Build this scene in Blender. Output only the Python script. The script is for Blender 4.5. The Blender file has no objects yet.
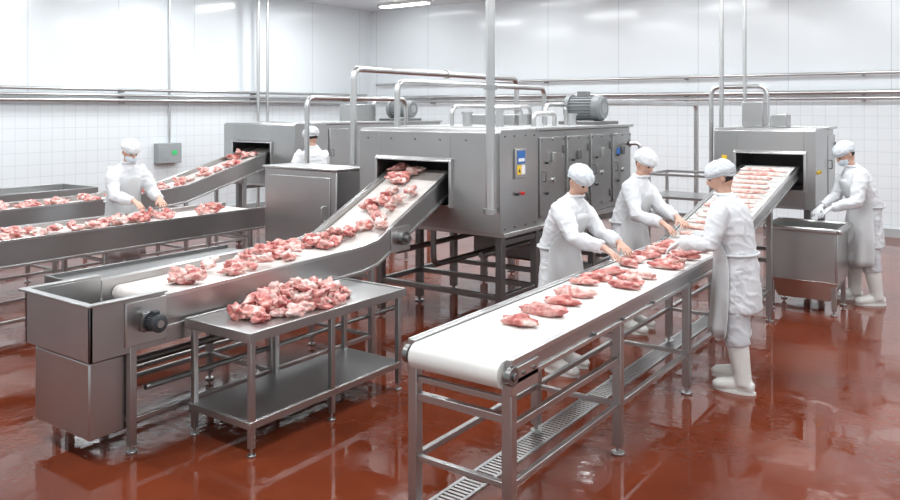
import bpy, bmesh, math, random
from mathutils import Vector, Matrix, noise
random.seed(7)
SC = bpy.context.scene
COL = SC.collection
V = Vector

# ------------------------------------------------------------------ materials
def new_mat(name):
    m = bpy.data.materials.new(name); m.use_nodes = True
    nt = m.node_tree
    b = nt.nodes["Principled BSDF"]
    return m, nt, b

def simple(name, col, rough=0.5, metal=0.0, bump=0.0, bscale=20.0, var=0.0, vscale=6.0, coat=0.0, emis=None, estr=0, sss=0):
    m, nt, b = new_mat(name)
    b.inputs["Base Color"].default_value = (*col, 1)
    b.inputs["Roughness"].default_value = rough
    b.inputs["Metallic"].default_value = metal
    b.inputs["Coat Weight"].default_value = coat
    if sss:
        b.inputs["Subsurface Weight"].default_value = sss
        b.inputs["Subsurface Radius"].default_value = (0.02, 0.008, 0.005)
        b.inputs["Subsurface Scale"].default_value = 1.0
    if emis:
        b.inputs["Emission Color"].default_value = (*emis, 1)
        b.inputs["Emission Strength"].default_value = estr
    tc = nt.nodes.new("ShaderNodeTexCoord")
    if var > 0:
        n = nt.nodes.new("ShaderNodeTexNoise"); n.inputs["Scale"].default_value = vscale
        n.inputs["Detail"].default_value = 4
        nt.links.new(tc.outputs["Object"], n.inputs["Vector"])
        mr = nt.nodes.new("ShaderNodeValToRGB")
        e = mr.color_ramp.elements
        e[0].position = .3; e[1].position = .7
        e[0].color = (*[c*(1-var) for c in col], 1); e[1].color = (*[min(1, c*(1+var)) for c in col], 1)
        nt.links.new(n.outputs["Fac"], mr.inputs["Fac"]); nt.links.new(mr.outputs["Color"], b.inputs["Base Color"])
    if bump > 0:
        n = nt.nodes.new("ShaderNodeTexNoise"); n.inputs["Scale"].default_value = bscale
        n.inputs["Detail"].default_value = 3
        nt.links.new(tc.outputs["Object"], n.inputs["Vector"])
        bp = nt.nodes.new("ShaderNodeBump"); bp.inputs["Strength"].default_value = bump
        bp.inputs["Distance"].default_value = 0.02
        nt.links.new(n.outputs["Fac"], bp.inputs["Height"]); nt.links.new(bp.outputs["Normal"], b.inputs["Normal"])
    return m

def steel(name, base, rough):
    m, nt, b = new_mat(name)
    b.inputs["Metallic"].default_value = 1.0
    b.inputs["Roughness"].default_value = rough
    tc = nt.nodes.new("ShaderNodeTexCoord")
    n2 = nt.nodes.new("ShaderNodeTexNoise"); n2.inputs["Scale"].default_value = 1.6; n2.inputs["Detail"].default_value = 2
    nt.links.new(tc.outputs["Object"], n2.inputs["Vector"])
    cr = nt.nodes.new("ShaderNodeValToRGB"); e = cr.color_ramp.elements
    e[0].position = .3; e[1].position = .75
    e[0].color = (base*.92, base*.925, base*.92, 1); e[1].color = (base*1.06, base*1.065, base*1.065, 1)
    nt.links.new(n2.outputs["Fac"], cr.inputs["Fac"]); nt.links.new(cr.outputs["Color"], b.inputs["Base Color"])
    return m

STEEL = steel("brushed_steel", .49, .32)
STEELD = steel("dull_steel", .27, .38)
STEELL = steel("bright_steel", .60, .31)
DARK = simple("painted_interior_shade", (.05, .05, .052), .5)  # shade inside the tunnel mouths, put into the base colour
BLACK = simple("black_plastic", (.035, .04, .045), .4, bump=.1)
MOTORG = simple("motor_paint", (.20, .215, .22), .45, var=.1)
BELT = simple("white_belt", (.73, .735, .71), .42, var=.05, vscale=3, bump=.04, bscale=60)
BELT2 = simple("stained_belt", (.64, .61, .58), .4, var=.12, vscale=7)
CLOTH = simple("white_cotton", (.69, .71, .735), .85, bump=.45, bscale=9, var=.03)
CLOTH2 = simple("white_trouser_cotton", (.62, .64, .67), .85, bump=.45, bscale=9, var=.03)
PLAST = simple("white_apron_vinyl", (.63, .65, .66), .40, bump=.25, bscale=5)
BOOTM = simple("white_rubber", (.74, .74, .71), .35, var=.03)
NETB = simple("pale_blue_net", (.64, .69, .73), .85, bump=.6, bscale=36)
NETW = simple("white_net", (.74, .765, .79), .85, bump=.6, bscale=36)
SKIN = simple("skin", (.60, .37, .28), .5, var=.06, vscale=12, sss=.1)
GLOVE = simple("latex_glove", (.74, .76, .78), .45, var=.04)
HAIR = simple("dark_hair", (.03, .02, .016), .6, bump=.5, bscale=80)
EYE = simple("eye_dark", (.03, .02, .02), .25)
LIP = simple("lip", (.45, .18, .15), .5)
MASKM = simple("face_mask_blue", (.62, .70, .76), .8, bump=.2, bscale=30)
YEL = simple("yellow_sticker", (.85, .55, .03), .5)
BLU = simple("blue_sticker", (.03, .14, .42), .5)
WHT = simple("white_sticker", (.80, .80, .80), .5)
RED = simple("red_button", (.6, .03, .02), .4)
GRN = simple("green_light", (.05, .5, .15), .4, emis=(.1, .7, .25), estr=.2)
PANELG = simple("grey_panel_paint", (.34, .37, .38), .45, var=.04)
LAMP = simple("lamp_diffuser", (.95, .97, 1), .4, emis=(.97, .99, 1), estr=8)

def meat_mat(name, stops, sc):
    m, nt, b = new_mat(name)
    tc = nt.nodes.new("ShaderNodeTexCoord"); oi = nt.nodes.new("ShaderNodeObjectInfo")
    ad = nt.nodes.new("ShaderNodeVectorMath"); ad.operation = 'ADD'
    ml = nt.nodes.new("ShaderNodeMath"); ml.operation = 'MULTIPLY'; ml.inputs[1].default_value = 17
    nt.links.new(oi.outputs["Random"], ml.inputs[0])
    nt.links.new(tc.outputs["Object"], ad.inputs[0]); nt.links.new(ml.outputs[0], ad.inputs[1])
    n = nt.nodes.new("ShaderNodeTexNoise"); n.inputs["Scale"].default_value = sc; n.inputs["Detail"].default_value = 3
    n.inputs["Distortion"].default_value = 1.0
    nt.links.new(ad.outputs[0], n.inputs["Vector"])
    cr = nt.nodes.new("ShaderNodeValToRGB"); e = cr.color_ramp.elements
    e[0].position = stops[0][0]; e[0].color = (*stops[0][1], 1)
    e[1].position = stops[-1][0]; e[1].color = (*stops[-1][1], 1)
    for p, c in stops[1:-1]:
        k = cr.color_ramp.elements.new(p); k.color = (*c, 1)
    nt.links.new(n.outputs["Fac"], cr.inputs["Fac"]); nt.links.new(cr.outputs["Color"], b.inputs["Base Color"])
    b.inputs["Roughness"].default_value = .35
    b.inputs["Subsurface Weight"].default_value = .08
    b.inputs["Subsurface Radius"].default_value = (.01, .004, .003)
    bp = nt.nodes.new("ShaderNodeBump"); bp.inputs["Strength"].default_value = .2; bp.inputs["Distance"].default_value = .01
    nt.links.new(n.outputs["Fac"], bp.inputs["Height"]); nt.links.new(bp.outputs["Normal"], b.inputs["Normal"])
    return m
MEAT = meat_mat("raw_meat", [(.32, (.36, .08, .075)), (.44, (.56, .20, .18)), (.54, (.69, .39, .35)), (.66, (.82, .66, .62))], 10)
LEAN = meat_mat("lean_raw_meat", [(.32, (.32, .055, .05)), (.46, (.50, .15, .13)), (.57, (.64, .32, .28)), (.68, (.80, .64, .59))], 10)
PALE = meat_mat("pale_raw_meat", [(.30, (.50, .20, .17)), (.45, (.66, .38, .34)), (.58, (.76, .58, .54)), (.70, (.80, .72, .68))], 11)

def floor_mat():
    m, nt, b = new_mat("red_epoxy_floor")
    g = nt.nodes.new("ShaderNodeNewGeometry")
    n = nt.nodes.new("ShaderNodeTexNoise"); n.inputs["Scale"].default_value = 1.1; n.inputs["Detail"].default_value = 8
    nt.links.new(g.outputs["Position"], n.inputs["Vector"])
    cr = nt.nodes.new("ShaderNodeValToRGB"); e = cr.color_ramp.elements
    e[0].position = .3; e[0].color = (.115, .022, .009, 1); e[1].position = .72; e[1].color = (.205, .045, .018, 1)
    nt.links.new(n.outputs["Fac"], cr.inputs["Fac"]); nt.links.new(cr.outputs["Color"], b.inputs["Base Color"])
    n2 = nt.nodes.new("ShaderNodeTexNoise"); n2.inputs["Scale"].default_value = 2.6; n2.inputs["Detail"].default_value = 10
    n2.inputs["Roughness"].default_value = .66
    nt.links.new(g.outputs["Position"], n2.inputs["Vector"])
    mr = nt.nodes.new("ShaderNodeMapRange"); mr.inputs["From Min"].default_value = .47; mr.inputs["From Max"].default_value = .55
    mr.inputs["To Min"].default_value = .015; mr.inputs["To Max"].default_value = .13
    nt.links.new(n2.outputs["Fac"], mr.inputs["Value"]); nt.links.new(mr.outputs["Result"], b.inputs["Roughness"])
    n3 = nt.nodes.new("ShaderNodeTexNoise"); n3.inputs["Scale"].default_value = 13; n3.inputs["Detail"].default_value = 5
    nt.links.new(g.outputs["Position"], n3.inputs["Vector"])
    bp = nt.nodes.new("ShaderNodeBump"); bp.inputs["Distance"].default_value = .009
    m2 = nt.nodes.new("ShaderNodeMapRange"); m2.inputs["From Min"].default_value = .47; m2.inputs["From Max"].default_value = .55
    m2.inputs["To Min"].default_value = .03; m2.inputs["To Max"].default_value = .32
    nt.links.new(n2.outputs["Fac"], m2.inputs["Value"]); nt.links.new(m2.outputs["Result"], bp.inputs["Strength"])
    nt.links.new(n3.outputs["Fac"], bp.inputs["Height"]); nt.links.new(bp.outputs["Normal"], b.inputs["Normal"])
    b.inputs["IOR"].default_value = 1.52
    return m

def wall_mat(axis):
    m, nt, b = new_mat("white_wall_"+axis)
    g = nt.nodes.new("ShaderNodeNewGeometry"); s = nt.nodes.new("ShaderNodeSeparateXYZ")
    nt.links.new(g.outputs["Position"], s.inputs[0])
    al = s.outputs["Y" if axis == "y" else "X"]
    c = nt.nodes.new("ShaderNodeCombineXYZ"); nt.links.new(al, c.inputs[0]); nt.links.new(s.outputs["Z"], c.inputs[1])
    br = nt.nodes.new("ShaderNodeTexBrick"); br.offset = 0
    W1 = (.81, .86, .885, 1)
    br.inputs["Color1"].default_value = W1; br.inputs["Color2"].default_value = (.795, .845, .87, 1)
    br.inputs["Mortar"].default_value = (.67, .72, .75, 1)
    br.inputs["Scale"].default_value = 1; br.inputs["Brick Width"].default_value = .2; br.inputs["Row Height"].default_value = .2
    br.inputs["Mortar Size"].default_value = .005
    nt.links.new(c.outputs[0], br.inputs["Vector"])
    b2 = nt.nodes.new("ShaderNodeTexBrick"); b2.offset = 0
    b2.inputs["Color1"].default_value = W1; b2.inputs["Color2"].default_value = W1
    b2.inputs["Mortar"].default_value = (.62, .67, .70, 1)
    b2.inputs["Scale"].default_value = 1; b2.inputs["Brick Width"].default_value = 1.6; b2.inputs["Row Height"].default_value = 20
    b2.inputs["Mortar Size"].default_value = .008
    nt.links.new(c.outputs[0], b2.inputs["Vector"])
    lt = nt.nodes.new("ShaderNodeMath"); lt.operation = 'LESS_THAN'; lt.inputs[1].default_value = 2.3
    nt.links.new(s.outputs["Z"], lt.inputs[0])
    mx = nt.nodes.new("ShaderNodeMixRGB"); nt.links.new(lt.outputs[0], mx.inputs[0])
    nt.links.new(b2.outputs["Color"], mx.inputs[1]); nt.links.new(br.outputs["Color"], mx.inputs[2])
    nt.links.new(mx.outputs[0], b.inputs["Base Color"])
    b.inputs["Roughness"].default_value = .14
    return m

# ------------------------------------------------------------------ mesh helpers
def add_box(bm, x0, x1, y0, y1, z0, z1):
    vs = [bm.verts.new((x, y, z)) for x in (x0, x1) for y in (y0, y1) for z in (z0, z1)]
    for f in ((0, 1, 3, 2), (4, 6, 7, 5), (0, 4, 5, 1), (2, 3, 7, 6), (0, 2, 6, 4), (1, 5, 7, 3)):
        bm.faces.new([vs[i] for i in f])

def add_prism(bm, prof, x0, x1):
    a = [bm.verts.new((x0, y, z)) for y, z in prof]; b = [bm.verts.new((x1, y, z)) for y, z in prof]
    n = len(prof)
    bm.faces.new(a); bm.faces.new(b[::-1])
    for i in range(n):
        bm.faces.new((a[i], b[i], b[(i+1) % n], a[(i+1) % n]))

def loft(bm, pts, rs, side=V((1, 0, 0)), seg=16, power=1.0):
    pts = [V(p) for p in pts]; rings = []
    for i, p in enumerate(pts):
        t = (pts[min(i+1, len(pts)-1)] - pts[max(i-1, 0)]).normalized()
        s = side - t*side.dot(t)
        if s.length < 1e-4: s = t.orthogonal()
        s.normalize(); u = t.cross(s)
        r = rs[i]; rx, ry = r if isinstance(r, tuple) else (r, r)
        ring = []
        for k in range(seg):
            a = 2*math.pi*k/seg
            ring.append(bm.verts.new(p + s*rx*math.cos(a) + u*ry*math.sin(a)))
        rings.append(ring)
    for i in range(len(rings)-1):
        for k in range(seg):
            bm.faces.new((rings[i][k], rings[i][(k+1) % seg], rings[i+1][(k+1) % seg], rings[i+1][k]))
    bm.faces.new(rings[0][::-1]); bm.faces.new(rings[-1])

def add_cyl(bm, p0, p1, r, r1=None, seg=18):
    p0, p1 = V(p0), V(p1)
    loft(bm, [p0, p1], [r, r if r1 is None else r1], (p1-p0).orthogonal(), seg)

def add_gear(bm, p0, p1, ra, rb, n=22):
    p0, p1 = V(p0), V(p1); t = (p1-p0).normalized(); s = t.orthogonal().normalized(); u = t.cross(s)
    rings = []
    for p in (p0, p1):
        ring = []
        for k in range(n*2):
            for dd in (-.35, .35):
                a = 2*math.pi*(k+dd)/(2*n); r = ra if k % 2 else rb
                ring.append(bm.verts.new(p+s*r*math.cos(a)+u*r*math.sin(a)))
        rings.append(ring)
    m = len(rings[0])
    for k in range(m):
        bm.faces.new((rings[0][k], rings[0][(k+1) % m], rings[1][(k+1) % m], rings[1][k]))
    bm.faces.new(rings[0][::-1]); bm.faces.new(rings[1])

def fillet(pts, rad):
    pts = [V(p) for p in pts]; out = [pts[0]]
    for i in range(1, len(pts)-1):
        a, b, c = pts[i-1], pts[i], pts[i+1]
        d1 = (a-b); d2 = (c-b); r = min(rad, d1.length*.45, d2.length*.45)
        p, q = b+d1.normalized()*r, b+d2.normalized()*r
        for k in range(7):
            t = k/6; out.append(p*(1-t)**2 + b*2*t*(1-t) + q*t*t)
    out.append(pts[-1]); return out

def add_tube(bm, pts, r, rad=.1, seg=12):
    path = fillet(pts, rad) if len(pts) > 2 else [V(p) for p in pts]
    t0 = (path[1]-path[0]).normalized(); s = t0.orthogonal().normalized(); rings = []
    for i, p in enumerate(path):
        t = (path[min(i+1, len(path)-1)] - path[max(i-1, 0)]).normalized()
        s = (s - t*s.dot(t)).normalized(); u = t.cross(s)
        rings.append([bm.verts.new(p+s*r*math.cos(2*math.pi*k/seg)+u*r*math.sin(2*math.pi*k/seg)) for k in range(seg)])
    for i in range(len(rings)-1):
        for k in range(seg):
            bm.faces.new((rings[i][k], rings[i][(k+1) % seg], rings[i+1][(k+1) % seg], rings[i+1][k]))
    bm.faces.new(rings[0][::-1]); bm.faces.new(rings[-1])

def root(name, loc, label, cat, rot=0, group=None):
    o = bpy.data.objects.new(name, None); o.empty_display_size = .2
    o.location = loc; o.rotation_euler = (0, 0, rot); COL.objects.link(o)
    o["label"] = label; o["category"] = cat
    if group: o["group"] = group
    return o

def finish_mesh(o, angle=35):
    me = o.data
    for p in me.polygons: p.use_smooth = True
    me.set_sharp_from_angle(angle=math.radians(angle))

def part(rt, name, bm, mat, bevel=0.0, parent=None, label=None, angle=35, local=False, top=None):
    bmesh.ops.recalc_face_normals(bm, faces=bm.faces)
    if rt is not None and not local:
        bmesh.ops.translate(bm, verts=bm.verts, vec=-rt.location)
    me = bpy.data.meshes.new(name); bm.to_mesh(me); bm.free()
    o = bpy.data.objects.new(name, me); COL.objects.link(o)
    for mm in (mat if isinstance(mat, list) else [mat]): me.materials.append(mm)
    finish_mesh(o, angle)
    if bevel:
        md = o.modifiers.new("bevel", 'BEVEL'); md.width = bevel; md.segments = 2; md.limit_method = 'ANGLE'
        md.angle_limit = math.radians(40)
    if rt is not None: o.parent = parent or rt
    if label: o["label"] = label
    return o

def BM(): return bmesh.new()
def boxpart(rt, name, b, mat, bevel=.006, parent=None, label=None):
    bm = BM(); add_box(bm, *b); return part(rt, name, bm, mat, bevel, parent, label)
def cylpart(rt, name, p0, p1, r, mat, parent=None, label=None, bevel=0, r1=None):
    bm = BM(); add_cyl(bm, p0, p1, r, r1); return part(rt, name, bm, mat, bevel, parent, label)

# ------------------------------------------------------------------ people (built first)
def remesh(bm, vox, smooth=3, fac=.5):
    bmesh.ops.recalc_face_normals(bm, faces=bm.faces)
    me = bpy.data.meshes.new("tmp"); bm.to_mesh(me); bm.free()
    o = bpy.data.objects.new("tmp", me); COL.objects.link(o)
    m = o.modifiers.new("r", 'REMESH'); m.mode = 'VOXEL'; m.voxel_size = vox; m.use_smooth_shade = True
    if smooth:
        s = o.modifiers.new("s", 'SMOOTH'); s.factor = fac; s.iterations = smooth
    dg = bpy.context.evaluated_depsgraph_get(); dg.update()
    out = bpy.data.meshes.new_from_object(o.evaluated_get(dg))
    bpy.data.objects.remove(o); bpy.data.meshes.remove(me)
    for p in out.polygons: p.use_smooth = True
    return out

def meshpart(rt, name, me, mats, label=None):
    me.materials.clear()
    for m in (mats if isinstance(mats, list) else [mats]): me.materials.append(m)
    me.name = name
    o = bpy.data.objects.new(name, me); COL.objects.link(o)
    if rt: o.parent = rt
    if label: o["label"] = label
    return o

def ellip(bm, c, r, M=None, sub=3):
    t = bmesh.ops.create_icosphere(bm, subdivisions=sub, radius=1)
    for v in t["verts"]:
        p = V((v.co.x*r[0], v.co.y*r[1], v.co.z*r[2])) + V(c)
        v.co = M @ p if M else p

def ik(S, W, l1, l2, hint):
    d = W-S; L = min(d.length, (l1+l2)*.985); u = d.normalized(); W2 = S+u*L
    a = (l1*l1-l2*l2+L*L)/(2*L); h = math.sqrt(max(0, l1*l1-a*a))
    p = (hint-u*hint.dot(u)).normalized()
    return S+u*a+p*h, W2

def wrinkle(me, amp, sc, seed):
    for v in me.vertices:
        c = v.co
        p = V((c.x*sc, c.y*sc, c.z*sc*.3))+V((seed*5.1, 0, 0))
        q = V((c.x*sc*1.2+c.z*sc, c.y*sc*1.2, c.z*sc*1.6))+V((0, seed*3.3, 0))
        r = 1-abs(noise.noise(q))*2.2
        v.co = c + v.normal*(noise.noise(p)*amp*1.3 + max(0, r)**3*amp*.7-.2*amp)

def person(label, x, y, face, H, lean, hands, yaw=0, pitch=.4, cap=NETW, apron=True, glove=False, feet=((-.12, 0), (.12, .03)), seed=1,
           mask=False):
    s = H/1.75
    Minv = Matrix.Rotation(-face, 4, 'Z')
    def loc(w):
        return (Minv @ (V(w)-V((x, y, 0))))/s
    P0 = V((0, -.04 if lean > .2 else 0, .95))
    def sp(t):
        k = min(1, t/.25)
        return P0 + V((0, math.sin(lean)*t*(.4+.6*k), t*(1-(1-math.cos(lean))*k)))
    arms = []
    for sd, hw in zip((-1, 1), hands):
        S = sp(.445)+V((sd*.180, 0, 0))
        T = loc(hw)
        hd = (T-S); hd.z *= .45; hd.normalize(); hd = (hd+V((-sd*.12, 0, -.25))).normalized()
        W = T-hd*.13+V((0, 0, .02))
        E, W = ik(S, W, .295, .265, V((sd*.6, -.35, -1)))
        arms.append((sd, S, E, W, hd))
    hc = sp(.60)+V((0, .015, .075)) + V((0, math.sin(lean)*.05, 0))
    HM = Matrix.Translation(hc) @ Matrix.Rotation(yaw, 4, 'Z') @ Matrix.Rotation(-pitch, 4, 'X')
    bm = BM()
    loft(bm, [V((0, 0, .84)), P0, sp(.12), sp(.3), sp(.42), sp(.49), sp(.54)],
         [(.14, .11), (.155, .115), (.14, .10), (.155, .11), (.16, .10), (.12, .075), (.06, .055)], seg=20)
    loft(bm, [sp(.46), sp(.54), hc+V((0, -.015, -.06)), hc+V((0, -.01, -.02))], [.065, .056, .056, .052], seg=16)
    for sd, S, E, W, hd in arms:
        side = V((1, 0, 0))
        loft(bm, [sp(.43)+V((sd*.10, 0, 0)), S, S.lerp(E, .5), E, E.lerp(W, .3), E.lerp(W, .8), W, W+hd*.02],
             [.05, .054, .048, .042, .044, .032, (.031, .024), (.032, .02)], side, 14)
        nrm = V((0, 0, -1)); nrm = (nrm-hd*nrm.dot(hd)).normalized(); wd = hd.cross(nrm).normalized()
        if wd.x*sd < 0: wd = -wd
        loft(bm, [W-hd*.01, W+hd*.02, W+hd*.055, W+hd*.088, W+hd*.097], [(.028, .020), (.034, .018), (.042, .017), (.044, .014), (.036, .009)], wd, 16)
        for off, ln, cu in ((-.0345, .068, .30), (-.0115, .078, .26), (.0115, .073, .32), (.0345, .058, .42)):
            b = W+hd*.085+wd*off; d0 = (hd+wd*off*5.5).normalized()
            pts = [b]; ang = cu*.6
            for q in range(3):
                dd = d0*math.cos(ang)+nrm*math.sin(ang)
                pts.append(pts[-1]+dd*ln*(.42, .33, .25)[q]); ang += cu
            loft(bm, [pts[0]-d0*.02]+pts, [.0098, .0098, .0092, .0085, .0062], wd, 10)
        b = W+hd*.03-wd*.028
        d1 = (hd*.7-wd*.75+nrm*.25).normalized(); d2 = (hd*.9-wd*.35+nrm*.4).normalized()
        loft(bm, [b, b+d1*.035, b+d1*.035+d2*.03, b+d1*.035+d2*.05], [.015, .013, .011, .0075], wd, 10)
    fpos = []
    for sd, (fx, fy) in zip((-1, 1), feet):
        hip = V((sd*.095, 0, .90)); an = V((fx, fy-.02, .09)); kn = hip.lerp(an, .5)+V((0, .03, 0))
        loft(bm, [hip, hip.lerp(kn, .4), kn, kn.lerp(an, .35), an], [.085, .08, .055, .052, .036], seg=14)
        loft(bm, [V((fx, fy-.07, .045)), V((fx, fy, .05)), V((fx*1.05, fy+.09, .035)), V((fx*1.08, fy+.16, .028))], [(.03, .035), (.036, .04), (.04, .025), (.028, .016)], seg=12)
        fpos.append((hip, kn, an, fx, fy))
    t = bmesh.ops.create_icosphere(bm, subdivisions=4, radius=1)
    for v in t["verts"]:
        n = v.co.copy(); X, Y, Z = n
        px, py, pz = X*.078, Y*.096, Z*.118
        if Z < 0:
            px *= 1-.28*(-Z)**1.4
            py *= (1-.25*(-Z)) if Y < 0 else 1.0
        if Y > 0:
            py += .024*math.exp(-((X/.18)**2) - ((Z+.16)/.17)**2) + .012*math.exp(-((X/.14)**2) - ((Z-.02)/.2)**2)
            py -= .013*math.exp(-(((abs(X)-.36)/.17)**2) - ((Z-.06)/.13)**2)
            py += .006*math.exp(-((X/.3)**2) - ((Z+.50)/.08)**2)
            py += .010*math.exp(-((X/.35)**2) - ((Z+.85)/.18)**2)
        v.co = HM @ V((px, py, pz))
    for sd in (-1, 1): ellip(bm, (sd*.080, -.008, -.005), (.010, .021, .032), HM, 2)
    me = remesh(bm, .0066, 2, .4)
    idx = None
    if glove:
        idx = []
        for p in me.polygons:
            k = 0; pc = p.center
            if pc.z > .7:
                for sd, S, E, W, hd in arms:
                    if (pc-W).dot(hd) > -.03 and (pc-W).length < .22: k = 1
            idx.append(k)
    body = meshpart(None, "person", me, [SKIN, GLOVE] if glove else SKIN)
    if idx:
        me.polygons.foreach_set("material_index", idx)
    body.location = (x, y, 0); body.rotation_euler = (0, 0, face); body.scale = (s, s, s)
    body["label"] = label; body["category"] = "person"
    R = body
    bm = BM()
    loft(bm, [V((0, -.005, .60)), V((0, -.005, .68)), V((0, 0, .82)), V((0, 0, .93)), sp(.10), sp(.2), sp(.32), sp(.42), sp(.485), sp(.53), sp(.56)],
         [(.232, .178), (.226, .172), (.213, .165), (.196, .156), (.180, .146), (.188, .150), (.200, .154), (.202, .138), (.16, .105), (.085, .078), (.074, .070)], seg=28)
    for sd, S, E, W, hd in arms:
        loft(bm, [sp(.40)+V((sd*.09, 0, 0)), S+V((0, 0, -.005)), S.lerp(E, .3), S.lerp(E, .7), E, E.lerp(W, .4), E.lerp(W, .8), E.lerp(W, .93)],
             [.088, .086, .080, .071, .067, .063, .053, .049], V((1, 0, 0)), 18)
    me = remesh(bm, .013, 3, .5); wrinkle(me, .013, 8, seed)
    meshpart(R, "coat", me, CLOTH, "white long-sleeved work coat")
    bm = BM(); add_tube(bm, [sp(.545)+V((.078*math.cos(a), .074*math.sin(a)+.004, .008*math.sin(a))) for a in [2*math.pi*k/20 for k in range(21)]], .012, .001, 8)
    part(R, "collar", bm, CLOTH, local=True, angle=180)
    bm = BM()
    loft(bm, [V((0, 0, .80)), V((0, 0, .95))], [(.15, .12), (.17, .13)], seg=20)
    for hip, kn, an, fx, fy in fpos:
        loft(bm, [hip+V((0, 0, .03)), hip.lerp(kn, .4), kn, kn.lerp(an, .22), kn.lerp(an, .36)], [.110, .108, .100, .098, .094], seg=18)
    me = remesh(bm, .013, 3, .5); wrinkle(me, .011, 8, seed+3)
    meshpart(R, "trousers", me, CLOTH2, "white work trousers")
    for hip, kn, an, fx, fy in fpos:
        bm = BM()
        loft(bm, [kn.lerp(an, .20), kn.lerp(an, .5), kn.lerp(an, .85), V((fx, fy-.02, .06))], [.084, .078, .066, .066], seg=18)
        loft(bm, [V((fx, fy-.10, .045)), V((fx, fy-.06, .05)), V((fx, fy+.02, .06)), V((fx*1.05, fy+.10, .05)), V((fx*1.07, fy+.17, .042)), V((fx*1.07, fy+.205, .032))],
             [(.03, .04), (.046, .05), (.050, .066), (.054, .052), (.050, .042), (.025, .024)], seg=18)
        me = remesh(bm, .010, 2, .5)
        for v in me.vertices: v.co.z = max(.002, v.co.z)
        bo = meshpart(R, "boot", me, BOOTM, "white rubber boot")
        bm = BM(); loft(bm, [V((fx, fy+.045, .001)), V((fx, fy+.045, .022))], [(.058, .16), (.056, .158)], seg=24)
        part(R, "sole", bm, BOOTM, local=True, parent=bo)
    bm = BM(); t = bmesh.ops.create_icosphere(bm, subdivisions=4, radius=1)
    for v in t["verts"]:
        n = v.co.normalized(); az = math.atan2(n.y, n.x)
        w = noise.noise(n*4+V((seed, 0, 0)))*.09 + noise.noise(n*9+V((seed, 0, 0)))*.04 + .022*math.cos(az*15)*max(0, 1-abs(n.z+.05)*1.6)
        lim = -.22 if n.y > -.2 else -.50
        z = max(n.z, lim); k = 1+w
        q = V((n.x*.102*k, n.y*.120*k-.012, z*.096*k+.048))
        if n.z <= lim: q.x *= .84; q.y *= .86
        v.co = q
    for v in t["verts"]: v.co = HM @ v.co
    o = part(R, "hair_net", bm, cap, local=True, label="elastic bouffant hair net", angle=180)
    bm = BM()
    pts = [HM @ V((.088*math.cos(a), .104*math.sin(a)-.008, .024 if math.sin(a) > -.2 else .024-.03*min(1, (-math.sin(a)-.2)*2))) for a in [2*math.pi*k/28 for k in range(29)]]
    add_tube(bm, pts, .007, .001, 6); part(R, "elastic_band", bm, cap, local=True, parent=o)
    bm = BM(); t = bmesh.ops.create_icosphere(bm, subdivisions=3, radius=1)
    for v in t["verts"]:
        n = v.co.copy(); z = max(-.45, n.z); v.co = HM @ V((n.x*.081, min(n.y, .05)*.100, z*.105+.008))
    part(R, "hair", bm, HAIR, local=True, angle=180)
    for sd in (-1, 1):
        bm = BM(); ellip(bm, (sd*.029, .084, .006), (.012, .008, .006), HM, 2); part(R, "eye", bm, EYE, local=True, angle=180)
        bm = BM(); ellip(bm, (sd*.030, .091, .022), (.017, .004, .0035), HM, 2); part(R, "eyebrow", bm, HAIR, local=True, angle=180)
    if mask:
        bm = BM(); t = bmesh.ops.create_icosphere(bm, subdivisions=3, radius=1)
        for v in t["verts"]:
            n = v.co.copy(); v.co = HM @ V((n.x*.068, .045+max(n.y, -.1)*.074, n.z*.052-.052))
        part(R, "face_mask", bm, MASKM, local=True, angle=180)
    else:
        bm = BM(); ellip(bm, (0, .094, -.060), (.021, .006, .006), HM, 2); part(R, "mouth", bm, LIP, local=True, angle=180)
    if apron:
        bm = BM(); rows = []
        secs = [(sp(.40), .125, .165, 40), (sp(.32), .180, .178, 52), (sp(.2), .208, .174, 72), (sp(.10), .202, .168, 86), (V((0, 0, .93)), .218, .178, 90),
                (V((0, 0, .80)), .236, .186, 90), (V((0, 0, .68)), .248, .194, 90), (V((0, 0, .56)), .254, .198, 88), (V((0, .005, .42)), .256, .202, 86)]
        for c, rx, ry, am in secs:
            row = []
            for k in range(33):
                a = math.radians(90+am*(k-16)/16)
                w = 1+.05*math.sin(k*.9+seed)*max(0, (.95-c.z))/.4
                row.append(bm.verts.new(c+V((rx*w*math.cos(a), ry*w*math.sin(a), 0))))
            rows.append(row)
        for i in range(len(rows)-1):
            for k in range(32): bm.faces.new((rows[i][k], rows[i][k+1], rows[i+1][k+1], rows[i+1][k]))
        o = part(R, "apron", bm, PLAST, local=True, label="long white vinyl apron", angle=180)
        md = o.modifiers.new("sub", 'SUBSURF'); md.levels = 1; md.render_levels = 1
        md = o.modifiers.new("sol", 'SOLIDIFY'); md.thickness = .006
        bm = BM(); c = sp(.09)
        add_tube(bm, [c+V((.198*math.cos(a), .163*math.sin(a), 0)) for a in [2*math.pi*k/30 for k in range(31)]], .010, .001, 6)
        part(R, "apron_tie", bm, PLAST, local=True, parent=o)
        bm = BM(); n0 = sp(.40)
        add_tube(bm, [n0+V((-.12, .09, 0)), sp(.50)+V((-.09, .02, .02)), sp(.545)+V((0, -.085, .01)), sp(.50)+V((.09, .02, .02)), n0+V((.12, .09, 0))], .008, .05, 6)
        part(R, "neck_strap", bm, PLAST, local=True, parent=o)
    return R

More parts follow.
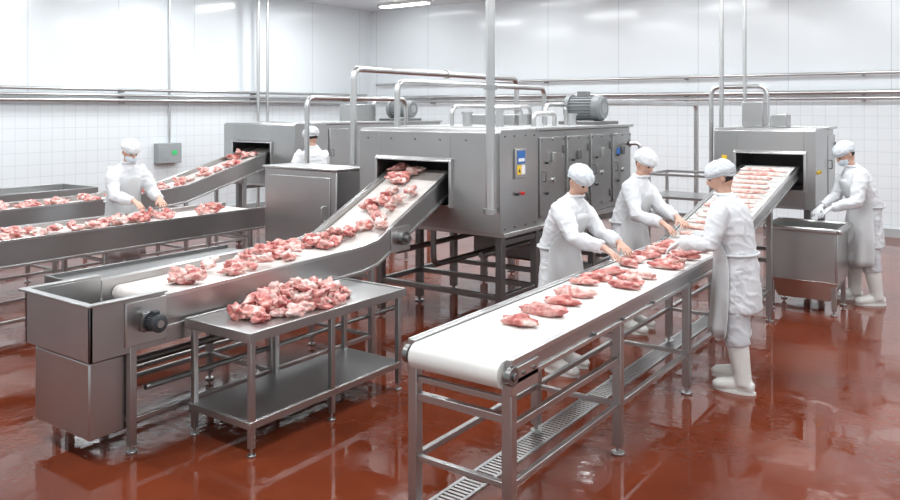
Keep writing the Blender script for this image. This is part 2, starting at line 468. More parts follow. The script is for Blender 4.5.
FX, FN = -math.pi/2, math.pi/2
person("person in white coat and pale hair net leaning over white belt", -2.98, 5.72, FX, 1.68, .32,
       ((-2.38, 5.70, .99), (-2.36, 5.44, .99)), yaw=-.35, pitch=.6, cap=NETB, seed=1)
person("person in white coat and white hair net reaching across belt", -2.98, 7.15, FX, 1.74, .28,
       ((-2.40, 7.05, 1.03), (-2.42, 6.80, 1.0)), yaw=-.4, pitch=.5, cap=NETW, seed=2)
person("person in white coat, apron and boots sorting meat at belt", -1.69, 6.14, FN, 1.71, .18,
       ((-2.16, 5.90, 1.0), (-2.16, 6.16, 1.0)), yaw=.3, pitch=.35, cap=NETB, glove=True, seed=3, feet=((-.14, -.06), (.14, .04)))
person("person in white coat and face mask working over steel bin", -1.29, 9.62, FN+.5, 1.78, .36,
       ((-1.66, 9.12, .95), (-1.74, 9.28, .95)), yaw=.1, pitch=.6, cap=NETB, glove=True, mask=True, seed=4, feet=((-.13, -.05), (.13, .08)))
person("person in white coat and white cap at the flat conveyor", -8.36, 5.2, FX, 1.77, .26,
       ((-7.80, 5.35, 1.0), (-7.80, 5.08, 1.0)), yaw=-.1, pitch=.5, cap=NETW, mask=True, seed=5)
person("person in white coat standing beside the rear machine", -7.83, 7.75, FN-.2, 1.86, .12,
       ((-8.28, 7.6, 1.1), (-8.28, 7.85, 1.1)), yaw=.1, pitch=.3, cap=NETW, seed=6)

# ------------------------------------------------------------------ machine helpers
def motor(rt, p0, d, r, ln, mat=MOTORG, parent=None):
    p0 = V(p0); d = V(d).normalized()
    bm = BM(); add_cyl(bm, p0, p0+d*ln*.12, r*1.15); add_gear(bm, p0+d*ln*.12, p0+d*ln*.75, r, r*.88)
    m = part(rt, "motor", bm, mat, 0, parent, "finned electric drive motor")
    bm = BM(); loft(bm, [p0+d*ln*.75, p0+d*ln*.93, p0+d*ln], [r*1.05, r*1.05, r*.85], d.orthogonal(), 24)
    part(rt, "fan_cover", bm, BLACK if mat == BLACK else MOTORG, 0, m)
    bm = BM(); add_cyl(bm, p0+d*ln, p0+d*(ln+.004), r*.45); part(rt, "fan_hub", bm, STEELL, 0, m)
    u = V((0, 0, 1)) if abs(d.z) < .5 else V((1, 0, 0))
    c = p0+d*ln*.42+u*r*1.1
    boxpart(rt, "terminal_box", (c.x-r*.42, c.x+r*.42, c.y-r*.42, c.y+r*.42, c.z-r*.3, c.z+r*.3), mat, .005, m)
    return m

def leg(rt, x, y, z1, w=.045, mat=STEEL, z0=0.0):
    bm = BM(); add_box(bm, x-w/2, x+w/2, y-w/2, y+w/2, z0+.05, z1)
    add_cyl(bm, (x, y, z0+.012), (x, y, z0+.06), w*.25); add_cyl(bm, (x, y, z0), (x, y, z0+.015), w*.75)
    return part(rt, "leg", bm, mat, .003)

def bar(rt, p0, p1, w=.04, mat=STEEL, name="crossbar"):
    p0, p1 = V(p0), V(p1); bm = BM()
    lo = [min(a, b)-w/2 for a, b in zip(p0, p1)]; hi = [max(a, b)+w/2 for a, b in zip(p0, p1)]
    ax = max(range(3), key=lambda i: abs(p0[i]-p1[i])); lo[ax] += w/2; hi[ax] -= w/2
    add_box(bm, lo[0], hi[0], lo[1], hi[1], lo[2], hi[2]); return part(rt, name, bm, mat, .003)

def path_z(path, y):
    if y <= path[0][0]: return path[0][1]
    for (y0, z0), (y1, z1) in zip(path, path[1:]):
        if y <= y1: return z0+(z1-z0)*(y-y0)/(y1-y0)
    return path[-1][1]

def conveyor(x0, x1, path, label, beltmat=BELT, th=.12, up=.035, down=.15, leg_ys=(), rail=.03, low=.22, endroll=True,
             legw=.045, bstart=0):
    ya, yb = path[0][0], path[-1][0]
    rt = root("conveyor", ((x0+x1)/2, (ya+yb)/2, 0), label, "conveyor")
    r = th/2
    bp = [(path[0][0]+bstart, path[0][1])]+list(path[1:])
    prof = list(bp)
    yb_, zb_ = path[-1]
    for k in range(1, 10):
        a = math.pi/2 - math.pi*k/10; prof.append((yb_+r*math.cos(a), zb_-r+r*math.sin(a)))
    prof += [(y, z-th) for y, z in bp[::-1]]
    y0_, z0_ = bp[0]
    for k in range(1, 14):
        a = -math.pi/2 - math.pi*k/14; prof.append((y0_+r*math.cos(a), z0_-r+r*math.sin(a)))
    bm = BM(); add_prism(bm, prof, x0+rail+.008, x1-rail-.008)
    part(rt, "belt", bm, beltmat, 0, angle=25)
    for xx in ((x0, x0+rail), (x1-rail, x1)):
        top = [(y, z+up) for y, z in path]; bot = [(y, z-down) for y, z in path[::-1]]
        bm = BM(); add_prism(bm, top+bot, *xx)
        rl = part(rt, "side_rail", bm, STEEL, .004)
        xo = xx[0]-.012 if xx[0] == x0 else xx[1]
        bm = BM(); add_prism(bm, [(y, z+up+.004) for y, z in path]+[(y, z+up-.022) for y, z in path[::-1]], xo, xo+.012)
        add_prism(bm, [(y, z-down+.024) for y, z in path]+[(y, z-down) for y, z in path[::-1]], xo, xo+.012)
        part(rt, "rail_flange", bm, STEELL, .002, rl)
    if endroll:
        for sx, xx in ((-1, x0), (1, x1)):
            bm = BM(); add_cyl(bm, (xx-sx*.01, y0_, z0_-r), (xx+sx*.02, y0_, z0_-r), r*.72)
            add_cyl(bm, (xx+sx*.02, y0_, z0_-r), (xx+sx*.03, y0_, z0_-r), r*.3)
            part(rt, "roller_bearing", bm, STEELD, .002)
        bm = BM(); add_cyl(bm, (x0-.02, y0_, z0_-r), (x1+.02, y0_, z0_-r), r*.3); part(rt, "roller_shaft", bm, STEELL)
    last = None
    for y in leg_ys:
        z = path_z(path, y)-down
        for x in (x0+.02, x1-.02): leg(rt, x, y, z+.02, legw)
        bar(rt, (x0+.04, y, low), (x1-.04, y, low), .03)
        bar(rt, (x0+.04, y, z-.08), (x1-.04, y, z-.08), .03)
        if last is not None:
            for x in (x0+.02, x1-.02): bar(rt, (x, last+.02, low), (x, y-.02, low), .032, name="side_bar")
        last = y
    return rt

# ------------------------------------------------------------------ room
def struct(name, b, mat, label):
    bm = BM(); add_box(bm, *b); o = part(None, name, bm, mat); o["kind"] = "structure"
    o["label"] = label; return o
XL, YB, ZC = -13.0, 14.8, 4.55
struct("floor", (XL, 5, -3, YB, -.1, 0), floor_mat(), "glossy wet red epoxy floor")
struct("wall_left", (XL-.15, XL, -3, YB+.15, 0, ZC), wall_mat("y"), "glossy white panel and tile wall")
struct("wall_back", (XL, 5, YB, YB+.15, 0, ZC), wall_mat("x"), "glossy white panel and tile wall")
struct("ceiling", (XL, 5, -3, YB, ZC, ZC+.1), simple("ceiling_white", (.78, .81, .83), .5), "white panel ceiling")
BB = simple("grey_curb", (.40, .41, .41), .5, var=.1)
struct("baseboard_left", (XL, XL+.05, -3, YB, 0, .14), BB, "grey curb along wall foot")
struct("baseboard_back", (XL+.05, 5, YB-.05, YB, 0, .14), BB, "grey curb along wall foot")

for ix, x in enumerate((-11.2, -8, -5, -2, 1.2)):
    for y in (1.5, 5, 8.5, 11.5, 13.9):
        rt = root("ceiling_light", (x, y, ZC), "long white fluorescent ceiling light fixture", "ceiling light", group="ceiling lights")
        boxpart(rt, "housing", (x-.7, x+.7, y-.12, y+.12, ZC-.06, ZC), WHT, .01)
        boxpart(rt, "diffuser", (x-.66, x+.66, y-.1, y+.1, ZC-.09, ZC-.06), LAMP, .01)
        if y < 13:
            ld = bpy.data.lights.new("tube_light", 'AREA'); ld.shape = 'RECTANGLE'; ld.size = 1.3; ld.size_y = .2
            ld.energy = 66; ld.color = (.95, .985, 1)
            lo = bpy.data.objects.new("tube_light", ld); lo.location = (0, 0, -.10); lo.parent = rt; COL.objects.link(lo)

rt = root("floor_drain", (-2.46, 5, 0), "stainless slotted drain channel set in the red floor", "floor drain")
bm = BM(); add_box(bm, -2.54, -2.52, 2.2, 9, 0, .010); add_box(bm, -2.40, -2.38, 2.2, 9, 0, .010)
part(rt, "frame", bm, STEEL)
bm = BM()
y = 2.24
while y < 9:
    add_box(bm, -2.52, -2.40, y, y+.020, .001, .008); y += .034
part(rt, "grate", bm, STEEL)

# ------------------------------------------------------------------ conveyors
PR = [(3.20, .90), (6.7, .92), (9.45, 1.46)]
RX0, RX1 = -2.54, -1.93
cr = conveyor(RX0, RX1, PR, "long stainless conveyor with clean white belt for sorting meat", BELT,
              th=.13, up=.010, down=.11, leg_ys=(3.22, 4.5, 5.75, 6.95, 8.2), low=.3, legw=.055)
y = 6.9
while y < 9.4:
    z = path_z(PR, y)
    bm = BM(); add_box(bm, RX0+.05, RX1-.05, y-.012, y+.012, z, z+.02)
    part(cr, "belt_cleat", bm, BELT); y += .17
bar(cr, (RX0+.04, 3.22, .62), (RX1-.04, 3.22, .62), .04)
bar(cr, (RX1-.02, 3.22, .58), (RX1-.02, 4.5, .58), .035, name="side_bar")
boxpart(cr, "end_plate", (RX1, RX1+.012, 3.19, 3.45, .74, .87), STEELL, .004)
boxpart(cr, "end_plate", (RX0-.012, RX0, 3.19, 3.45, .74, .87), STEELL, .004)
for yy in (3.3, 3.4, 4.1, 4.5, 5.0, 5.75): cylpart(cr, "bolt", (RX1, yy, .83), (RX1+.02, yy, .83), .010, STEELD)

PL1 = [(3.0, .88), (4.85, .92), (5.05, .95), (6.15, 1.48), (6.3, 1.50)]
c1 = conveyor(-5.11, -4.36, PL1, "stainless hopper conveyor climbing into the large tunnel machine", BELT2, th=.1,
              up=.05, down=.17, leg_ys=(2.78, 3.9, 5.0), endroll=False, low=.2, bstart=.12)
bm = BM()
add_box(bm, -5.11, -5.09, 2.5, 3.0, .62, .95); add_box(bm, -4.38, -4.36, 2.5, 3.0, .62, .95)
add_box(bm, -5.11, -4.36, 2.5, 2.52, .62, .95); add_box(bm, -5.09, -4.38, 2.52, 3.3, .62, .64)
add_prism(bm, [(2.52, .90), (2.54, .92), (2.98, .70), (2.96, .68)], -5.09, -4.38)
add_box(bm, -5.14, -5.09, 2.47, 3.0, .95, .965); add_box(bm, -4.38, -4.33, 2.47, 3.0, .95, .965)
add_box(bm, -5.09, -4.38, 2.47, 2.52, .95, .965)
part(c1, "hopper", bm, STEEL, .003)
boxpart(c1, "lower_skirt", (-4.385, -4.362, 3.0, 3.45, .62, .71), STEEL, .003)
boxpart(c1, "collection_box", (-5.05, -4.42, 2.53, 2.82, .14, .60), STEEL, .01)
boxpart(c1, "gearbox", (-4.345, -4.30, 2.81, 2.91, .74, .86), STEELD, .01)
motor(c1, (-4.30, 2.86, .80), (1, 0, 0), .052, .10, BLACK)
boxpart(c1, "motor_bracket", (-4.36, -4.345, 2.72, 3.0, .66, .93), STEELL, .004)
bm = BM(); add_tube(bm, [(-4.42, 2.9, .36), (-4.42, 5.4, .36)], .018, .1)
part(c1, "conduit", bm, STEELD)
bm = BM(); add_tube(bm, [(-5.0, 2.9, .34), (-5.0, 5.4, .34)], .03, .1); part(c1, "drain_tube", bm, STEELD)
bm = BM(); add_cyl(bm, (-4.36, 5.35, .98), (-4.29, 5.35, .98), .06); add_cyl(bm, (-4.29, 5.35, .98), (-4.25, 5.35, .98), .03)
part(c1, "drive_bearing", bm, STEELD)
boxpart(c1, "bearing_plate", (-4.36, -4.345, 5.22, 5.48, .86, 1.08), STEELL, .004)

rt = root("side_table", (-5.5, 3.85, 0), "low flat stainless steel table beside the conveyor", "table")
bm = BM(); add_box(bm, -5.93, -5.2, 3.07, 4.75, .80, .82); add_box(bm, -5.95, -5.93, 3.05, 4.75, .78, .85); add_box(bm, -5.93, -5.2, 3.05, 3.07, .74, .85)
part(rt, "tabletop", bm, STEELD, .004)
for x in (-5.9, -5.25):
    for y in (3.12, 4.7): leg(rt, x, y, .80)
bar(rt, (-5.9, 3.12, .2), (-5.9, 4.7, .2), .03); bar(rt, (-5.25, 3.12, .2), (-5.25, 4.7, .2), .03)

PL3 = [(0.8, .90), (6.35, .90)]
conveyor(-8.0, -7.2, PL3, "long flat stainless conveyor carrying raw meat past a worker", BELT2, up=.05, down=.20,
         leg_ys=(1.3, 2.8, 4.3, 6.1), endroll=False)
PL2 = [(1.0, .90), (5.6, .94), (6.6, 1.02), (8.4, 1.50)]
conveyor(-9.78, -9.1, PL2, "stainless conveyor of meat climbing into the rear tunnel machine", BELT2, up=.06, down=.18,
         leg_ys=(1.6, 3.2, 4.8, 6.6, 7.6), endroll=False)

rt = root("tray_table", (-11.6, 5.4, 0), "shallow rimmed stainless steel tray table near the wall", "table")
bm = BM(); add_box(bm, -12.1, -11.1, 3.4, 6.5, .80, .82)
for b in ((-12.1, -12.07, 3.4, 6.5), (-11.13, -11.1, 3.4, 6.5), (-12.07, -11.13, 3.4, 3.43), (-12.07, -11.13, 6.47, 6.5)):
    add_box(bm, b[0], b[1], b[2], b[3], .82, .95)
part(rt, "tray", bm, STEEL, .004)
for x in (-12.0, -11.2):
    for y in (3.6, 5.0, 6.35): leg(rt, x, y, .80)
    bar(rt, (x, 3.6, .25), (x, 6.35, .25), .03)

# ------------------------------------------------------------------ tunnel machines
def tunnel(x0, x1, y0, y1, z0, z1, ox0, ox1, oz0, oz1, label, doors=4, legs=3, mat=STEEL, detail=False):
    rt = root("tunnel_machine", ((x0+x1)/2, (y0+y1)/2, 0), label, "food processing machine")
    dp = .7
    bm = BM()
    add_prism(bm, [(y0, z0), (y0, z1-.03), (y0+.03, z1), (y0+dp, z1), (y0+dp, z0)], x0, ox0)
    add_prism(bm, [(y0, z0), (y0, z1-.03), (y0+.03, z1), (y0+dp, z1), (y0+dp, z0)], ox1, x1)
    add_prism(bm, [(y0, oz1), (y0, z1-.03), (y0+.03, z1), (y0+dp, z1), (y0+dp, oz1)], ox0, ox1)
    add_box(bm, ox0, ox1, y0+.02, y0+dp, z0, oz0)
    part(rt, "inlet_hood", bm, mat, .004)
    boxpart(rt, "opening_shade_panel", (ox0, ox1, y0+dp-.05, y0+dp, oz0, oz1), DARK, 0)  # near-black panel added to paint the shade deep in the opening
    boxpart(rt, "housing", (x0+.02, x1-.02, y0+dp, y1, z0, z1-.02), mat, .01)
    bm = BM()
    for t in (0, 1):
        xx = (ox0-.03, ox0) if t == 0 else (ox1, ox1+.03)
        add_box(bm, xx[0], xx[1], y0-.03, y0+.01, oz0-.02, oz1+.03)
    add_prism(bm, [(y0-.04, oz1), (y0-.04, oz1+.015), (y0, oz1+.04), (y0, oz1+.03)], ox0-.03, ox1+.03)
    part(rt, "opening_trim", bm, STEELL, .003)
    bm = BM(); add_box(bm, x0-.02, x1+.02, y0+dp-.04, y1+.02, z1-.02, z1+.01)
    add_box(bm, x0-.01, x1+.02, y0+.05, y1+.02, z0-.04, z0)
    part(rt, "cover_edge", bm, STEELL, .004)
    L = (y1-y0-dp)/doors
    for i in range(doors):
        a = y0+dp+i*L+.03; b = a+L-.06
        d = boxpart(rt, "door", (x1-.02, x1+.004, a, b, z0+.06, z1-.09), mat, .004)
        bm = BM(); hz = (z0+z1)/2
        add_tube(bm, [(x1+.004, a+.06, hz-.05), (x1+.035, a+.06, hz-.05), (x1+.035, a+.06, hz+.05), (x1+.004, a+.06, hz+.05)], .007, .02)
        part(rt, "handle", bm, STEELD, 0, d)
        for hz in (z0+.18, z1-.22):
            boxpart(rt, "hinge", (x1+.004, x1+.018, b-.04, b-.01, hz-.04, hz+.04), STEELD, .003, d)
        if detail:
            for hz in (z0+.30, z1-.34):
                cylpart(rt, "latch_knob", (x1+.004, a+.12, hz), (x1+.03, a+.12, hz), .014, BLACK, d)
            for by in (a+.02, b-.02, (a+b)/2):
                for bz in (z0+.085, z1-.115): cylpart(rt, "bolt", (x1+.004, by, bz), (x1+.012, by, bz), .010, STEELD, d)
            c = (a+b)/2
            boxpart(rt, "switch_box", (x1+.004, x1+.03, c-.035, c+.035, z1-.34, z1-.24), STEELD if i % 2 else STEELL, .005, d)
            cylpart(rt, "gauge", (x1+.004, c+.02, z0+.42), (x1+.022, c+.02, z0+.42), .025, STEELL, d)
    for i in range(legs+1):
        y = y0+.2+(y1-y0-.4)*i/legs
        for x in (x0+.12, x1-.12): leg(rt, x, y, z0-.03, .07, STEELD)
        bar(rt, (x0+.14, y, .35), (x1-.14, y, .35), .05, STEELD)
    for x in (x0+.12, x1-.12):
        bar(rt, (x, y0+.2, .35), (x, y1-.2, .35), .05, STEELD, "side_bar")
        bar(rt, (x, y0+.2, z0-.12), (x, y1-.2, z0-.12), .05, STEELD, "side_bar")
    return rt

T1 = tunnel(-5.42, -3.73, 6.0, 9.0, .98, 1.92, -5.16, -4.28, 1.20, 1.61,
            "large stainless steel tunnel machine with roof motor and side doors", detail=True, legs=4)
pn = boxpart(T1, "control_panel", (-3.73, -3.71, 6.24, 6.44, 1.46, 1.74), STEEL, .006)
boxpart(T1, "instruction_sticker", (-3.71, -3.707, 6.27, 6.41, 1.60, 1.72), BLU, 0, pn, "blue and white instruction sticker")
boxpart(T1, "sticker_text_field", (-3.707, -3.705, 6.285, 6.395, 1.62, 1.65), WHT, 0, pn)
boxpart(T1, "yellow_sticker", (-3.71, -3.707, 6.27, 6.34, 1.50, 1.585), YEL, 0, pn)
boxpart(T1, "white_sticker", (-3.71, -3.707, 6.345, 6.41, 1.50, 1.585), WHT, 0, pn)
bm = BM(); add_prism(bm, [(6.285, 1.52), (6.325, 1.52), (6.305, 1.56)], -3.707, -3.705); part(T1, "warning_triangle", bm, BLACK, 0, pn)
boxpart(T1, "blue_sticker", (-3.727, -3.72, 8.56, 8.64, 1.58, 1.66), BLU, 0, None, "small blue sticker")
for yy in (6.28, 6.38):
    cylpart(T1, "push_button", (-3.73, yy, 1.32), (-3.70, yy, 1.32), .016, RED if yy > 6.3 else BLACK)
for by in (6.08, 6.25, 6.45, 6.62):
    for bz in (1.02, 1.86): cylpart(T1, "bolt", (-3.73, by, bz), (-3.722, by, bz), .010, STEELD)
for bx in (-5.3, -5.0, -4.7, -4.4, -4.1, -3.85):
    cylpart(T1, "bolt", (bx, 6.0, 1.82), (bx, 5.992, 1.82), .010, STEELD)
boxpart(T1, "motor_mount", (-4.35, -3.85, 8.3, 8.9, 1.92, 1.97), STEELD, .006)
motor(T1, (-4.36, 8.6, 2.12), (1, 0, 0), .145, .46)
for p in ([(-4.9, 6.9, 1.92), (-4.9, 6.9, 2.14), (-4.9, 8.6, 2.14), (-4.9, 8.6, 1.92)],
          [(-4.45, 7.0, 1.92), (-4.45, 7.0, 2.12), (-4.45, 7.6, 2.12), (-4.45, 7.6, 1.92)],
          [(-3.95, 7.0, 1.92), (-3.95, 7.0, 2.06), (-3.95, 7.45, 2.06), (-3.95, 7.45, 1.92)],
          [(-4.2, 7.7, 1.92), (-4.2, 7.7, 2.16), (-4.2, 8.2, 2.16), (-4.2, 8.2, 1.92)]):
    bm = BM(); add_tube(bm, p, .024, .1); part(T1, "roof_pipe", bm, STEELL)
for x, y, r, h in ((-4.7, 6.9, .05, .14), (-4.2, 6.75, .04, .18), (-4.6, 7.9, .07, .12), (-4.0, 7.95, .05, .12)):
    bm = BM(); add_cyl(bm, (x, y, 1.92), (x, y, 1.92+h), r); add_cyl(bm, (x, y, 1.92+h), (x, y, 1.94+h), r*1.3); part(T1, "vent_cap", bm, STEELL)
bm = BM(); add_box(bm, -5.2, -4.6, 7.7, 8.2, 1.92, 2.05); part(T1, "roof_duct", bm, STEEL, .01)
boxpart(T1, "drip_tank", (-5.1, -4.1, 7.6, 8.8, .42, .90), STEELD, .03)
bm = BM(); add_tube(bm, [(-3.72, 8.9, 1.7), (-3.6, 8.95, 1.7), (-3.6, 8.95, .1)], .022, .08); part(T1, "drain_pipe", bm, STEELL)
for p in ([(-4.0, 6.1, .75), (-4.0, 7.5, .75), (-4.0, 7.5, .1)], [(-5.1, 6.2, .66), (-5.1, 8.9, .66)], [(-4.7, 6.3, .98), (-4.7, 6.3, .55), (-4.7, 7.6, .55)]):
    bm = BM(); add_tube(bm, p, .03, .1); part(T1, "under_pipe", bm, STEELD)

T2 = tunnel(-10.15, -8.55, 8.05, 11.7, .98, 1.90, -9.9, -9.05, 1.22, 1.60,
            "rear stainless steel tunnel machine with rooftop motor", doors=3)
boxpart(T2, "motor_mount", (-9.2, -8.7, 10.7, 11.3, 1.90, 1.95), STEELD, .006)
motor(T2, (-9.15, 11.0, 2.12), (1, 0, 0), .15, .50)
bm = BM(); add_box(bm, -9.5, -9.1, 10.0, 10.5, 1.9, 2.2); part(T2, "roof_duct", bm, STEEL, .01)
bm = BM(); add_tube(bm, [(-9.6, 11.0, 1.9), (-9.6, 11.0, 2.25), (-9.6, 11.6, 2.25), (-9.6, 11.6, 1.5)], .03, .1); part(T2, "roof_pipe", bm, STEELL)

T3 = tunnel(-2.86, -1.75, 9.4, 10.6, 1.02, 1.89, -2.60, -1.87, 1.20, 1.60,
            "smaller stainless steel tunnel machine with small roof boxes", doors=1, legs=1)
boxpart(T3, "electrical_box", (-2.62, -2.38, 9.7, 9.9, 1.90, 2.20), STEEL, .01)
boxpart(T3, "roof_box", (-2.30, -2.12, 9.7, 9.95, 1.90, 2.05), STEEL, .01)
for yy in (9.5, 9.62): cylpart(T3, "push_button", (-1.75, yy, 1.4), (-1.73, yy, 1.4), .02, YEL)
boxpart(T3, "warning_sticker", (-2.77, -2.71, 9.394, 9.399, 1.5, 1.57), YEL, 0)

rt = root("machine_cabinet", (-6.1, 6.2, 0), "plain stainless steel equipment cabinet on legs", "cabinet")
boxpart(rt, "body", (-6.68, -5.6, 5.85, 6.3, .30, 1.47), STEEL, .012)
boxpart(rt, "lid", (-6.70, -5.58, 5.83, 6.32, 1.47, 1.495), STEELL, .006)
d = boxpart(rt, "door", (-6.6, -5.68, 5.838, 5.85, .38, 1.40), STEEL, .004)
bm = BM(); add_tube(bm, [(-5.76, 5.838, .95), (-5.76, 5.80, .95), (-5.76, 5.80, 1.10), (-5.76, 5.838, 1.10)], .009, .02); part(rt, "handle", bm, STEELL, 0, d)
for x in (-6.6, -5.68):
    for y in (5.92, 6.22): leg(rt, x, y, .3, .05)

# ------------------------------------------------------------------ work table
rt = root("work_table", (-4.02, 3.86, 0), "stainless steel work table with lower shelf holding a meat pile", "table")
bm = BM(); add_box(bm, -4.31, -3.72, 3.14, 4.60, .735, .75)
for b in ((-4.33, -4.31, 3.12, 4.62), (-3.72, -3.70, 3.12, 4.62), (-4.31, -3.72, 3.12, 3.14), (-4.31, -3.72, 4.60, 4.62)):
    add_box(bm, *b, .70, .762)
part(rt, "tabletop", bm, STEEL, .003)
for x in (-4.29, -3.74):
    for y in (3.17, 3.86, 4.57): leg(rt, x, y, .735, .036)
sh = BM(); add_box(sh, -4.31, -3.735, 3.155, 4.60, .20, .215); add_box(sh, -3.735, -3.72, 3.14, 4.60, .17, .215); add_box(sh, -4.31, -3.735, 3.14, 3.155, .17, .215)
part(rt, "shelf", sh, STEEL, .003)

# wash bin
bx0, bx1, by0, by1 = -2.10, -1.42, 8.74, 9.36
rt = root("wash_bin", ((bx0+bx1)/2, (by0+by1)/2, 0), "deep open stainless steel bin on legs beside a worker", "bin")
bm = BM()
add_box(bm, bx0, bx0+.02, by0, by1, .34, .88); add_box(bm, bx1-.02, bx1, by0, by1, .34, .88)
add_box(bm, bx0+.02, bx1-.02, by0, by0+.02, .34, .88); add_box(bm, bx0+.02, bx1-.02, by1-.02, by1, .34, .88)
add_box(bm, bx0+.02, bx1-.02, by0+.02, by1-.02, .60, .62)
lo = [bm.verts.new(p) for p in ((bx0+.09, by0+.09, .13), (bx1-.09, by0+.09, .13), (bx1-.09, by1-.09, .13), (bx0+.09, by1-.09, .13))]
hi = [bm.verts.new(p) for p in ((bx0, by0, .34), (bx1, by0, .34), (bx1, by1, .34), (bx0, by1, .34))]
bm.faces.new(lo[::-1]); bm.faces.new(hi)
for i in range(4): bm.faces.new((lo[i], lo[(i+1) % 4], hi[(i+1) % 4], hi[i]))
part(rt, "body", bm, STEELL, .006)
bm = BM()
add_box(bm, bx0-.04, bx0, by0-.04, by1+.04, .84, .89); add_box(bm, bx1, bx1+.04, by0-.04, by1+.04, .84, .89)
add_box(bm, bx0, bx1, by0-.04, by0, .84, .89); add_box(bm, bx0, bx1, by1, by1+.04, .84, .89)
part(rt, "rim", bm, STEELL, .014)
for x in (bx0+.04, bx1-.04):
    for y in (by0+.04, by1-.04): leg(rt, x, y, .36, .045)

rt = root("steel_rack", (-4.0, 12.2, 0), "open tubular stainless steel rack by the tiled wall", "rack")
for x in (-4.6, -3.4):
    for y in (11.8, 12.6): leg(rt, x, y, 1.1, .045)
for z in (.4, .75, 1.1):
    bar(rt, (-4.6, 11.8, z), (-3.4, 11.8, z), .04); bar(rt, (-4.6, 12.6, z), (-3.4, 12.6, z), .04)
    bar(rt, (-4.6, 11.8, z), (-4.6, 12.6, z), .04); bar(rt, (-3.4, 11.8, z), (-3.4, 12.6, z), .04)
boxpart(rt, "shelf", (-4.58, -3.42, 11.82, 12.58, .75, .77), STEEL, .003)

rt = root("control_box", (XL, 8.95, 1.3), "grey wall control box with green indicator light", "control box")
bx = boxpart(rt, "enclosure", (XL+.002, XL+.16, 8.7, 9.2, 1.1, 1.48), PANELG, .012)
boxpart(rt, "indicator_screen", (XL+.16, XL+.168, 8.99, 9.09, 1.26, 1.34), GRN, 0, bx)
boxpart(rt, "door_plate", (XL+.16, XL+.166, 8.76, 8.92, 1.18, 1.40), PANELG, .003, bx)

# ------------------------------------------------------------------ pipes
def pipe(pts, r, label, rad=.12, collars=(), mat=STEELL, brackets=()):
    c = V(pts[0])
    rt = root("pipe", c, label, "pipe")
    bm = BM(); add_tube(bm, pts, r, rad); part(rt, "pipe_run", bm, mat)
    for p, d in collars:
        p = V(p); d = V(d)
        cylpart(rt, "collar", p-d*.02, p+d*.02, r*1.5, STEEL)
    for b in brackets: boxpart(rt, "bracket", b, STEELD, .003)
    return rt
HW = "horizontal stainless pipe running along the white wall"
for z, r in ((2.46, .028), (2.36, .028), (2.27, .04)):
    br = [(XL+.002, XL+.16, yy-.02, yy+.02, z-.05, z-r*.7) for yy in (2, 5, 8, 11, 13.8)]
    pipe([(XL+.13, -2, z), (XL+.13, YB-.3, z)], r, HW, brackets=br)
for z, r in ((2.72, .03), (2.40, .04), (2.30, .025)):
    br = [(xx-.02, xx+.02, YB-.16, YB-.002, z-.05, z-r*.7) for xx in (-11, -8, -5, -2, 1, 3)]
    pipe([(XL+.3, YB-.13, z), (4.5, YB-.13, z)], r, HW, brackets=br)
VP_ = "vertical stainless pipe dropping from the ceiling along the wall"
pipe([(XL+.06, 9.0, ZC), (XL+.06, 9.0, 1.48)], .02, VP_)
pipe([(XL+.35, 10.9, ZC), (XL+.35, 10.9, .02)], .035, VP_)
pipe([(XL+.35, 11.15, ZC), (XL+.35, 11.15, .02)], .03, VP_)
pipe([(-3.77, 5.90, ZC), (-3.77, 5.90, 1.17)], .042, "thick vertical stainless pipe beside the large tunnel machine",
     collars=[((-3.77, 5.9, 2.3), (0, 0, 1)), ((-3.77, 5.9, 1.2), (0, 0, 1))])
pipe([(-2.98, 10.1, ZC), (-2.98, 10.1, .02)], .028, "vertical stainless pipe beside the smaller tunnel machine")
pipe([(-2.75, 10.3, ZC), (-2.75, 10.3, 1.9)], .024, "vertical stainless pipe entering the smaller tunnel machine")
pipe([(-6.05, 6.6, .02), (-6.05, 6.6, 2.57), (-6.05, 10.2, 2.57), (-6.05, 10.2, .02)], .038, "tall arched stainless pipe beside the tunnel machine",
     collars=[((-6.05, 8.4, 2.57), (0, 1, 0))])
pipe([(-5.25, 6.4, 1.92), (-5.25, 6.4, 2.40), (-5.25, 9.6, 2.40), (-5.25, 9.6, .02)], .032, "arched stainless pipe over the tunnel machine roof")
pipe([(-6.9, 6.7, .02), (-6.9, 6.7, 2.25), (-6.9, 8.6, 2.25), (-6.9, 8.6, .02)], .03, "arched stainless pipe between the machines")
pipe([(-4.25, 9.15, .02), (-4.25, 9.15, 2.20), (-4.25, 13.0, 2.20), (-4.25, 13.0, .02)], .04, "stainless pipe leaving the machine toward the wall")
pipe([(-3.3, 13.6, 2.4), (-3.3, 13.6, .02)], .03, "vertical stainless pipe near the tiled wall")
pipe([(-3.2, 10.4, .02), (-3.2, 10.4, 2.40), (-2.5, 10.4, 2.40), (-2.5, 10.4, 1.9)], .028, "stainless pipe bending into the smaller tunnel machine")

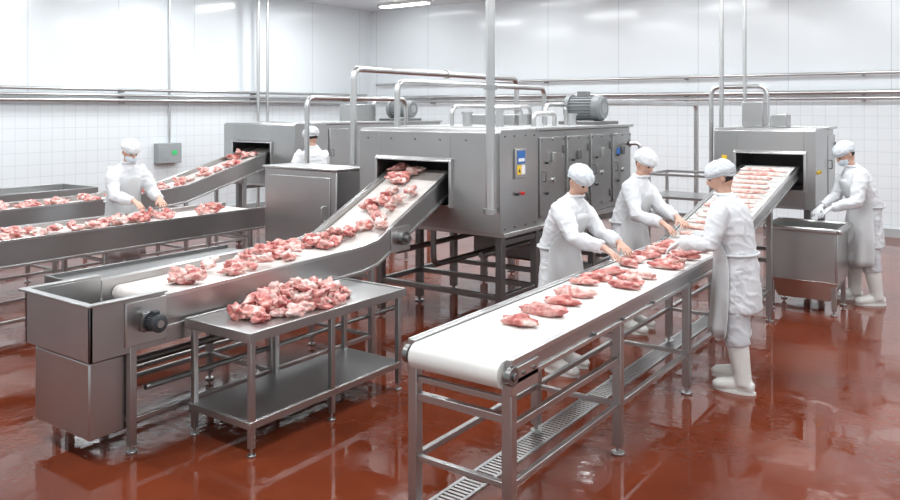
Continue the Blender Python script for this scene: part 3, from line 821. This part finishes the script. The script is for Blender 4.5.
# ------------------------------------------------------------------ meat
def meat_mesh(i, sx, sy, sz, amp, mat=MEAT):
    bm = BM(); bmesh.ops.create_icosphere(bm, subdivisions=4, radius=1)
    off = V((i*7.3, i*3.1, i*1.7))
    for v in bm.verts:
        n = v.co.normalized()
        d = noise.noise(n*1.3+off)*amp + noise.noise(n*3.1+off)*amp*.4 + noise.noise(n*6.3+off)*amp*.12
        p = n*(1+d); p = V((p.x*sx, p.y*sy, p.z*sz))
        if p.z < -sz*.7: p.z = -sz*.7
        p.z += sz*.7; v.co = p
    me = bpy.data.meshes.new("meat_piece"); bm.to_mesh(me); bm.free()
    me.materials.append(mat)
    for p in me.polygons: p.use_smooth = True
    return me
CH = [meat_mesh(i, .060+.012*(i % 3), .042+.008*(i % 2), .036, .8, PALE if i == 3 else (LEAN if i == 5 else MEAT)) for i in range(8)]
SL = [meat_mesh(20+i, .125, .054, .036, .45, LEAN if i % 2 else MEAT) for i in range(4)]
STR = [meat_mesh(40+i, .22, .032, .022, .22, PALE) for i in range(3)]
def meat(me, x, y, z, group, label, s=1.0, tilt=0.35, slope=0, rz=None):
    o = bpy.data.objects.new("meat_piece", me); COL.objects.link(o)
    o.location = (x, y, z)
    o.rotation_euler = (slope+random.uniform(-tilt, tilt), random.uniform(-tilt, tilt), random.uniform(0, 6.28) if rz is None else rz)
    o.scale = (s*random.uniform(.85, 1.15), s*random.uniform(.85, 1.15), s*random.uniform(.85, 1.15))
    o["label"] = label; o["category"] = "raw meat"; o["group"] = group
LM = "irregular chunk of raw pink meat with fat"
for layer, (n, ax, ay) in enumerate(((32, .23, .50), (19, .16, .37), (8, .08, .22))):
    for k in range(n):
        a = k*2.399+layer; r = math.sqrt((k+.5)/n)
        meat(random.choice(CH), -4.02+ax*r*math.cos(a), 3.80+ay*r*math.sin(a), .752+layer*.05, "meat pile on the work table",
             LM+" on steel table", 1.0, .6 if layer else .15)
def piles(path, x0, x1, ys, group, n=5, s=1.0):
    for y in ys:
        cx = random.uniform(x0+.2, x1-.2)
        for k in range(n):
            yy = y+random.uniform(-.12, .12); xx = min(max(cx+random.uniform(-.18, .18), x0+.1), x1-.1)
            z = path_z(path, yy)+(.03 if k > 2 else 0)
            sl = math.atan2(path_z(path, yy+.02)-path_z(path, yy-.02), .04)
            meat(random.choice(CH), xx, yy, z+.004, group, LM+" on conveyor belt", s, .2, sl)
piles(PL1, -5.08, -4.39, [3.4, 3.68, 3.96, 4.25, 4.5, 4.75, 5.02, 5.26, 5.5, 5.7, 5.9, 6.1], "meat on the tunnel feed conveyor", 5)
piles(PL3, -7.97, -7.23, [2.6+.33*i for i in range(11)], "meat on the flat conveyor", 5, 1.0)
piles(PL2, -9.75, -9.13, [3.6+.36*i for i in range(13)], "meat on the rear conveyor", 5, 1.05)
LS = "elongated cut of raw meat with fat on white belt"
MG = "meat cuts on the white belt"
for x, y in ((-2.22, 3.78), (-2.21, 4.05), (-2.24, 4.33), (-2.26, 4.56)):
    meat(random.choice(SL), x, y, .905, MG, LS, 1.0, .04, 0, random.uniform(-.3, .3))
for y in (4.92, 5.08, 5.24, 5.66, 5.80, 5.95, 6.10, 6.30, 6.48, 6.66):
    for dx in (-.12, .12):
        meat(random.choice(SL), -2.24+dx+random.uniform(-.03, .03), y+random.uniform(-.04, .04), path_z(PR, y)+.006,
             MG, LS, .85, .08, 0, random.uniform(-.6, .6))
y = 6.985
while y < 9.35:
    meat(random.choice(STR), -2.235+random.uniform(-.02, .02), y, path_z(PR, y)+.004, "meat strips on the rising belt", "pale strip of raw meat on the rising belt", 1, .02, math.atan(.54/2.75), random.uniform(-.06, .06)); y += .17

# ------------------------------------------------------------------ world, camera
w = bpy.data.worlds.new("world"); SC.world = w; w.use_nodes = True
bg = w.node_tree.nodes["Background"]; bg.inputs[0].default_value = (.91, .965, 1, 1); bg.inputs[1].default_value = .74
cd = bpy.data.cameras.new("camera"); cam = bpy.data.objects.new("camera", cd); COL.objects.link(cam)
cam.location = (0, 0, 2.1); cam.rotation_euler = (math.pi/2, 0, math.atan2(.581, .814))
cd.sensor_width = 36; cd.lens = 36*785/900; cd.shift_y = -140/900
SC.camera = cam
SC.view_settings.view_transform = 'Standard'
